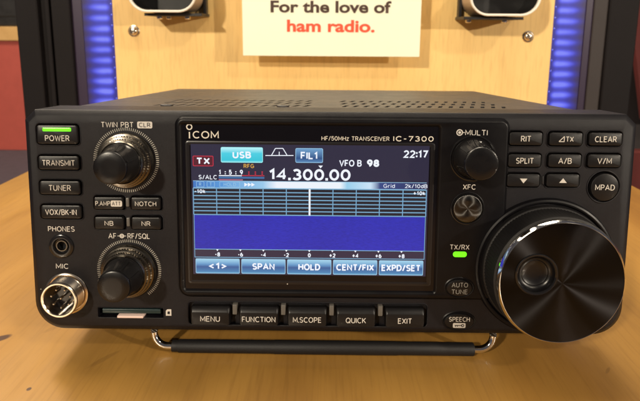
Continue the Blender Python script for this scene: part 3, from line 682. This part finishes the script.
# ---- main tuning dial
cx, cy = 89.5, 29.8
k = B(); k.lathe(cx, cy, [(28.9, -.2), (28.8, .7), (28.3, 1.5), (27.6, 1.8), (27.0, 1.7), (26.7, 1.0), (26.4, .5)], 128, False, False); k.done('dial_surround', 'gloss', radio)
k = B(); k.lathe(cx, cy, [(25.9, .3), (25.9, 3.2), (25.6, 3.6), (25.5, 3.7), (24.9, 13.4), (24.8, 13.5), (24.8, 14.2), (24.2, 14.4)], 240, False, False, teeth={3: .28, 4: .28})
dial = k.done('main_dial', 'rubber', radio, (cx, cy, 0)); o = -v3(cx, cy, 0)
k = B(); k.lathe(cx, cy, [(24.2, 14.0), (24.35, 14.5), (24.4, 16.5), (24.3, 16.9), (23.6, 18.05), (23.5, 18.1), (23.4, 18.0)], 128, False, False); g = k.done('chrome_ring', 'chrome', dial); g.location = o
dx, dy = 79.6, 33.2
k = B(); k.loft([(circ(cx, cy, 23.42, 128), 17.98), (circ(dx, dy, 7.9, 128), 17.98)], False, False); g = k.done('dial_face', 'dialface', dial, (cx, cy, 17.98)); g.location = v3(0, 0, 17.98)
k = B(); k.lathe(dx, dy, [(8.1, 17.9), (8.1, 18.3), (7.8, 18.55), (7.4, 18.5), (7.1, 18.2), (6.9, 17.9)], 72, False, False)
g = k.done('dish_rim', 'knob_side', dial); g.location = o
k = B(); k.lathe(dx, dy, [(6.95, 18.05), (6.75, 17.3), (6.3, 16.5), (5.7, 16.0), (5.2, 15.85), (4.9, 16.0), (4.6, 15.85), (3.6, 15.5), (2.2, 15.3), (.01, 15.25)], 72, False, True); g = k.done('finger_dish', 'knob', dial); g.location = o

# ---- steel cover
b = B(); C_ = lambda i: rrect(0, 45.6, 234.5, 91.0, 2.2, n=5, ins=i)
b.loft([(C_(.6), -223), (C_(0), -222.4), (C_(0), -24.5)]); cover = b.done('cover', 'cover', radio)
cb = B()
def slot(x, o, w=1.9, l=10.0, sl=2.6):
    # slanted slot cut down through the lid
    pts = [(x-w/2, o), (x+w/2, o), (x+w/2+sl, o-l), (x-w/2+sl, o-l)]
    lo = [cb.bm.verts.new(v3(px_, 89.6, oo)) for px_, oo in pts]; hi = [cb.bm.verts.new(v3(px_, 93, oo)) for px_, oo in pts]
    cb.bm.faces.new(lo); cb.bm.faces.new(hi)
    for i in range(4): cb.bm.faces.new((lo[i], lo[(i+1) % 4], hi[(i+1) % 4], hi[i]))
for r_, (oo) in enumerate((-46, -64, -82)):
    for i in range(15): slot(-82+5.1*i, oo)
    for i in range(16): slot(8+5.1*i, oo)
cut(cover, cb)
for x, oo in ((-75.5, -44), (-20.5, -44)):
    k = B(); k.bm.verts.ensure_lookup_table()
    k.lathe(0, 0, [(3.0, 0), (3.0, .5), (2.6, .8), (1.2, .85), (1.1, .4)], 24); g = k.done('lid_screw', 'cover', radio); g.rotation_euler = (-PI/2, 0, 0); g.location = v3(x, 91.1, oo)
# rear feet
for x in (-90, 90):
    k = B(); k.lathe(0, 0, [(6, -1.2), (6, 1), (5, 1.4)], 32); g = k.done('rubber_foot', 'rubber', radio); g.rotation_euler = (PI/2, 0, 0); g.location = v3(x, .6, -205)

# ---- wire stand (given in world millimetres, expressed in the radio's own axes)
Rinv = radio.rotation_euler.to_matrix().inverted()
def to_local(x, y, z):                                                # world mm -> (x, up, out)
    p = Rinv @ Vector((x, y, z-LIFT)); return (p[0], p[2], -p[1])
BY, BZ = 8.0, 3.0
for s_ in (-1, 1):
    pass
path = []
XL, XR = -74.0, 73.0; r_ = 6.0
path += [(XL, 34, 17.5), (XL, 22, 13.5), (XL, BY+6, 10.5), (XL, BY+1.0, 9.2)]
for i in range(7):
    a = PI/2*i/6; path.append((XL+r_*(1-math.cos(a)), BY+1.0*(1-math.sin(a)), BZ+r_*(1-math.sin(a))))
path += [(XL+20, BY, BZ), (0, BY, BZ), (XR-20, BY, BZ)]
for i in range(7):
    a = PI/2*(1-i/6); path.append((XR-r_*(1-math.cos(a)), BY+1.0*(1-math.sin(a)), BZ+r_*(1-math.sin(a))))
path += [(XR, BY+1.0, 9.2), (XR, BY+6, 10.5), (XR, 22, 13.5), (XR, 34, 17.5)]
b = B(); b.tube([to_local(*p) for p in path], 1.55); stand = b.done('wire_stand', 'chrome', radio)
b = B()
sl = [(-66.2, 1.9), (-66.0, 2.5), (-63.5, 2.55), (-63, 2.85), (-22, 2.85), (-21.4, 2.98), (31, 2.98), (31.6, 2.85), (64.2, 2.85), (64.6, 2.6), (64.8, 1.9)]
rings = []
for x, rr in sl:
    rings.append([b.bm.verts.new(v3(*to_local(x, BY+rr*math.cos(2*PI*k_/24), BZ+rr*math.sin(2*PI*k_/24)))) for k_ in range(24)])
for A, Q in zip(rings[:-1], rings[1:]):
    for k_ in range(24): b.bm.faces.new((A[k_], A[(k_+1) % 24], Q[(k_+1) % 24], Q[k_]))
b.done('rubber_sleeve', 'rubber', stand)

# ---- memory card in its slot (rests inside the radio: a thing of its own)
card = empty('memory_card', tuple((Vector((0, 0, LIFT*MM)) + Matrix.Rotation(-TILT, 3, 'X') @ v3(-80.6, 8.1, 0)))); card.rotation_euler = (-TILT, 0, 0)
tag(card, 'memory card with pale pink tab pushed into the slot under the lower left knob', 'memory card')
b = B(); b.key(0, .15, 24.5, 1.9, .3, -22, -.9, .3); b.done('card_body', 'sdcard', card)
b = B(); b.key(-.2, -1.7, 10.8, 1.0, .2, -6, .5, .2); b.done('card_tab', 'pink', card)

# ================================================================== setting
tab = B()
zt = -LIFT
b = B(); b.box(-288, 279, -18, 0, -352, 300, 1.2); tb = b.done('table', 'table')
tag(tb, 'glossy golden birch wood table top under the radio', 'table')
BD = 350
xl, _ = at_depth(118.3, 97, BD); xr, _ = at_depth(546.8, 105, BD); 
b = B(); b.box(-208.5, 221, 0, 290, -(BD+12), -BD, .4); bd = b.done('backing_board', 'board'); tag(bd, 'pale birch plywood board standing behind the radio', 'board')
# left post: two dark uprights with a groove
b = B(); b.box(-303, -281.5, 0, 290, -(BD+40), -(BD-2), 1); b.box(-281.5, -268, 0, 290, -(BD+40), -(BD+4), .5); b.box(-274.5, -270.5, 0, 290, -(BD+3), -(BD-1), .5); b.box(-268, -250, 0, 290, -(BD+40), -(BD-2), 1)
tag(b.done('rack_post', 'post'), 'dark upright post with a vertical groove at the left of the board', 'post', 'dark rack posts beside the board')
p2 = empty('rack_post', (0, 0, 0)); tag(p2, 'dark upright post with its lit inner face coloured lighter grey at the right of the board', 'post', 'dark rack posts beside the board')
b = B(); b.box(273.7, 302, 0, 290, -(BD+40), -(BD-2), 1); b.done('upright', 'post', p2)
b = B(); b.box(260, 273.5, 0, 290, -(BD+40), -(BD+1), .6); b.done('lit_inner_face', 'post2', p2)  # inner face of the post, the light on it put into its colour
# LED strips: diodes, plus their channel reflections painted as glow
def ledmat(name, xin, xout):  # reflected LED bands and haze on the dark channel, painted as emission
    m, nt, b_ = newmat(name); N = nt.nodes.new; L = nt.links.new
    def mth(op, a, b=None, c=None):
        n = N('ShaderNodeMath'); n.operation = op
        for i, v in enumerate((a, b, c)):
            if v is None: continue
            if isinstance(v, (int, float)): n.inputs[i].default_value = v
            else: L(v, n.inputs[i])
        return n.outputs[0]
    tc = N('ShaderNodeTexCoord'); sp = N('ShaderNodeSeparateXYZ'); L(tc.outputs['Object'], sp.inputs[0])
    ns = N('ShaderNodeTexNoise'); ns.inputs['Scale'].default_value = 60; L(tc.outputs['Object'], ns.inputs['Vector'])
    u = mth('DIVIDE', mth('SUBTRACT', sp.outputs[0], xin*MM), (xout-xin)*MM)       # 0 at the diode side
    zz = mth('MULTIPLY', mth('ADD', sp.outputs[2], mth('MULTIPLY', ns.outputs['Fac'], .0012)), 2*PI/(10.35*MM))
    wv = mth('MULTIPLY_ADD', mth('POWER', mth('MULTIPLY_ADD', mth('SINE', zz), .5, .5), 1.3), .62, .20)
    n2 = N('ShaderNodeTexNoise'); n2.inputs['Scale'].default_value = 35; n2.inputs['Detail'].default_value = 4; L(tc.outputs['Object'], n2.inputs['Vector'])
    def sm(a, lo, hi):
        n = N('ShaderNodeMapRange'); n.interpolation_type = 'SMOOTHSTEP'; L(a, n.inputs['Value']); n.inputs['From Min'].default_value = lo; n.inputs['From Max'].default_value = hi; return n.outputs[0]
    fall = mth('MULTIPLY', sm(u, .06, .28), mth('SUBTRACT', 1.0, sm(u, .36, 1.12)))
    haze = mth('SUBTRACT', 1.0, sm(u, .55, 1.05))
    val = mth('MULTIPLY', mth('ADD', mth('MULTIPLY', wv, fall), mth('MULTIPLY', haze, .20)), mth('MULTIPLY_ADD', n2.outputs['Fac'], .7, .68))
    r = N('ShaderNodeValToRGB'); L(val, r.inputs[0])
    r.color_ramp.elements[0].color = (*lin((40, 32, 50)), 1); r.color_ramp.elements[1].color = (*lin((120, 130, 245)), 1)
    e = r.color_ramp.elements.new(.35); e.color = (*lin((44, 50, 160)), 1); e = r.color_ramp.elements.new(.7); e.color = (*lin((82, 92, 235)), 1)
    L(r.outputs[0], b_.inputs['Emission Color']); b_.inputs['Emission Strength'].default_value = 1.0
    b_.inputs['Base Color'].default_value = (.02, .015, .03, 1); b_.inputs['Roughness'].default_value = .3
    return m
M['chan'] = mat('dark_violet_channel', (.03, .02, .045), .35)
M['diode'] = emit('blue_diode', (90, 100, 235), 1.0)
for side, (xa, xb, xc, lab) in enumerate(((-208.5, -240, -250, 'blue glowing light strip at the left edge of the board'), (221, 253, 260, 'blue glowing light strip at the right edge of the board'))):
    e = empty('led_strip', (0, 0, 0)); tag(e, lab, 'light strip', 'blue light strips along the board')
    M['led%d' % side] = ledmat('blue_painted_reflections_%d' % side, xa, xb)
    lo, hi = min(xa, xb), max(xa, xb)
    b = B(); b.box(lo+.5 if xa < xb else lo, hi if xa < xb else hi-.5, 0, 290, -(BD+8), -(BD+4), .3); b.done('painted_reflections', 'led%d' % side, e)  # channel face that carries the painted LED reflections
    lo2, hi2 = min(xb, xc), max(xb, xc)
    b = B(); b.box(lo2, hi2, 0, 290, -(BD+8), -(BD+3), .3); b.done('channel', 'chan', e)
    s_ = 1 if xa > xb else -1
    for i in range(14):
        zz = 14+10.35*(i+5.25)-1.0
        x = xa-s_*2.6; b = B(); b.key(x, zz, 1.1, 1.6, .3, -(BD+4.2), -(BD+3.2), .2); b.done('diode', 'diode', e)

# sign
SD = 322.0
x0, z0 = at_depth(243, 55.6, SD); x1, _ = at_depth(419.5, 55, SD)
sg = empty('sign', ((x0+x1)/2*MM, SD*MM, z0*MM)); tag(sg, 'white card sign with brown and red lettering hung before the board', 'sign')
o = tuple(-c_ for c_ in ((x0+x1)/2*MM, SD*MM, z0*MM))
b = B(); b.box(x0, x1, z0, z0+95, -SD-2.2, -SD, .3); g = b.done('card', 'sign_card', sg); g.location = o
def tline(s_, xa, xb, base, cap, m_):
    a, zb = at_depth(xa, base, SD); c_, _ = at_depth(xb, base, SD); _, zc = at_depth((xa+xb)/2, cap, SD)
    t = B(); t.print_text(s_, (a+c_)/2, (zb+zc)/2, -SD+.25, c_-a, zc-zb, .03); g = t.done('lettering', m_, sg, fixn=False); g.location = o
tline('For the love of', 270.6, 391.2, 11.8, 1.2, 'sign_dark'); tline('ham radio.', 287, 374.6, 31.2, 20.2, 'sign_red')
b = B(); b.lathe((x0+x1)/2, z0+70, [(4, -BD), (4, -SD-2.1)], 20); g = b.done('standoff', 'black', sg); g.location = o

# handles on the board
def handle(side, xa_px, xb_px, yb_px, lab):
    RD = BD-44.0
    xa, zb = at_depth(xa_px, yb_px, RD); xb, _ = at_depth(xb_px, yb_px, RD)
    w = xb-xa; h = 44; cx, cy = (xa+xb)/2, zb+h/2
    org = Vector((cx*MM, BD*MM, cy*MM)); e = empty('carry_handle', org); tag(e, lab, 'handle', 'white rimmed handles on the board')
    Q = lambda i: rrect(cx, cy, w, h, 17, n=10, ins=i)
    parts = []
    b = B(); b.loft([(Q(0), -RD-3), (Q(-.2), -RD-1.2), (Q(0), -RD-.3), (Q(.8), -RD), (Q(1.6), -RD-.3), (Q(2.0), -RD-1.5), (Q(2.0), -RD-4)], False, False); parts.append(b.done('rim', 'rim', e))
    b = B(); b.loft([(Q(.4), -RD-2.5), (Q(.5), -BD+.5)], False, False); parts.append(b.done('shell', 'tan', e))
    b = B(); b.loft([(Q(2.1), -RD-3), (Q(2.2), -BD+6)], False, True); parts.append(b.done('inner_shell', 'black', e))
    sgn = 1 if side == 0 else -1
    b = B(); b.box(cx-w/2+(12 if side == 0 else -12)-0, cx+w/2+(3 if side == 0 else -12-3+15)-0, zb-3.2, zb-.6, -BD, -RD-8, .3) if side == 0 else b.box(cx-w/2-3, cx+w/2-12, zb-3.2, zb-.6, -BD, -RD-8, .3)
    b.box(cx+sgn*(w/2+.3)-1.4, cx+sgn*(w/2+.3)+1.4, zb-3.0, zb+26, -BD, -BD+9, .3)
    parts.append(b.done('mounting_plate', 'black', e))
    for fx, od in ((-.12, 26), (.30, 26), (-.05, 10)) if side == 0 else ((-.42, 20), (.08, 26)):
        k = B(); k.lathe(0, 0, [(2.8, 0), (2.8, 2.2), (2.2, 2.8), (1.0, 3.0)], 20); g = k.done('bolt', 'nickel', e)
        g.rotation_euler = (PI/2, 0, 0); g.location = Vector(((cx+fx*w)*MM, (BD-od)*MM, (zb-3.2)*MM)) - org; g.rotation_euler = (-PI/2, 0, 0); g.rotation_euler = (PI/2, 0, 0)
    for g in parts: g.location = -org
handle(0, 128, 196.5, 11.8, 'white rimmed dark handle on the board left of the sign')
handle(1, 469.5, 540.3, 15.6, 'white rimmed dark handle on the board right of the sign')
for (xp, yp, lab) in ((134, 31, 'domed metal screw in the board below the left handle'), (528, 36.5, 'domed metal screw in the board below the right handle')):
    x, z_ = at_depth(xp, yp, BD); k = B(); k.lathe(0, 0, [(5.6, -.2), (5.6, .5), (5.1, .9), (4.2, 1.0), (4.0, 2.0), (3.3, 3.0), (2.2, 3.5), (1.3, 3.6), (1.1, 2.4)], 40)
    g = k.done('screw', 'nickel'); g.location = (x*MM, BD*MM, z_*MM); tag(g, lab, 'screw', 'domed screws in the board')

# the room seen past the posts
FZ = -700
b = B(); b.box(-6000, 6000, FZ-20, FZ, -5200, 1200, 1); tag(b.done('floor', 'floor'), None, None, kind='structure')
def zat(yp, Y, x=8): return at_depth(x, yp, Y)[1]
Y1 = 1500
b = B(); b.box(-1600, -420, zat(150, Y1), zat(40.5, Y1), -(Y1+20), -Y1, 1); tag(b.done('partition', 'red'), 'red painted partition beyond the left post', 'partition')
b = B(); b.box(-1600, -420, zat(40.5, Y1)+.2, zat(26.5, Y1), -(Y1+30), -(Y1-6), 1); tag(b.done('wooden_rail', 'rail'), 'pale wooden rail on top of the red partition', 'rail')
b = B(); b.box(-1200, -600, zat(26.5, Y1)+.3, zat(26.5, Y1)+420, -(Y1+200), -(Y1+10), 4); b.box(-1160, -640, zat(26.5, Y1)+30, zat(26.5, Y1)+390, -(Y1+12), -(Y1+8), 1); tag(b.done('cabinet', 'black'), 'black cabinet above the wooden rail', 'cabinet')
b = B(); b.box(-1620, -380, FZ, zat(150, Y1)-.3, -(Y1+60), -(Y1+10), 1); b.box(-1620, -380, zat(150, Y1)-12, zat(150, Y1)-.4, -(Y1+9), -700, 1); tag(b.done('bench', 'floor'), 'dull purple grey bench top below the red partition', 'bench')
x_, _ = at_depth(632, 60, 700)
q = [at_depth(628.5, -10, 700), at_depth(760, -10, 700), at_depth(760, 120, 700), at_depth(643.5, 120, 700)]
b = B(); b.loft([(q, -712), (q, -700)]); tag(b.done('curtain', 'darkred'), 'dark red hanging cloth with a slanting edge beyond the right post', 'curtain')
b = B(); b.box(x_-60, x_+500, zat(150, 760, 632), zat(-20, 760, 632), -790, -760, 2); tag(b.done('box', 'post2'), 'grey brown box behind and below the dark red cloth', 'box')
b = B(); b.box(x_-90, x_+500, zat(230, 740, 632), zat(151, 740, 632), -1400, -735, 2); tag(b.done('cushion', 'darkred'), 'dark red padded surface beside the right table edge', 'cushion')

# ================================================================== camera, light, world
cam = bpy.data.cameras.new('camera'); co = bpy.data.objects.new('camera', cam); COL.objects.link(co); S.camera = co
ax = [tow(CR.row[i]) for i in range(3)]
mw = Matrix.Identity(4)
for i in range(3):
    for j in range(3): mw[j][i] = ax[i][j]
    mw[i][3] = CW[i]*MM
co.matrix_world = mw
cam.sensor_width = 36; cam.lens = FPX/640*36; cam.shift_y = -(200.5-PY0)/640; cam.clip_start = .01; cam.clip_end = 50
cam.dof.use_dof = True; cam.dof.focus_distance = .245; cam.dof.aperture_fstop = 26
def area(name, loc, target, size, power, col):
    l = bpy.data.lights.new(name, 'AREA'); l.shape = 'DISK'; l.size = size; l.energy = power; l.color = col
    o = bpy.data.objects.new(name, l); COL.objects.link(o); o.location = loc
    o.rotation_euler = (Vector(target)-Vector(loc)).to_track_quat('-Z', 'Y').to_euler(); return o
area('wall_lamp', (-.98, -1.7, 1.0), (0, .2, .1), .12, 42, (1, .87, .68))
area('unseen_overhead_lamp', (1.0, -1.15, 1.35), (0, .3, .1), .12, 11, (1, .87, .68))
area('side_lamp', (1.15, -.75, .42), (.09, 0, .05), .045, 13, (1, .87, .70))
area('unseen_overhead_lamp', (-.40, .24, .80), (-.2, .15, 0), .50, 7.5, (1, .86, .66))
area('unseen_overhead_lamp', (.12, .36, .74), (.25, .2, 0), .35, 5, (1, .86, .66))  # unseen lamp, added to brighten the table at the right rear
area('unseen_overhead_lamp', (-.9, .9, 1.5), (-.9, 1.5, 0), .3, 30, (1, .84, .66))
w = bpy.data.worlds.new('World'); S.world = w; w.use_nodes = True
w.node_tree.nodes['Background'].inputs[0].default_value = (.47, .45, .50, 1); w.node_tree.nodes['Background'].inputs[1].default_value = .13
S.view_settings.view_transform = 'Standard'; S.view_settings.look = 'None'; S.view_settings.exposure = 0; S.view_settings.gamma = 1
S.render.engine = 'CYCLES'
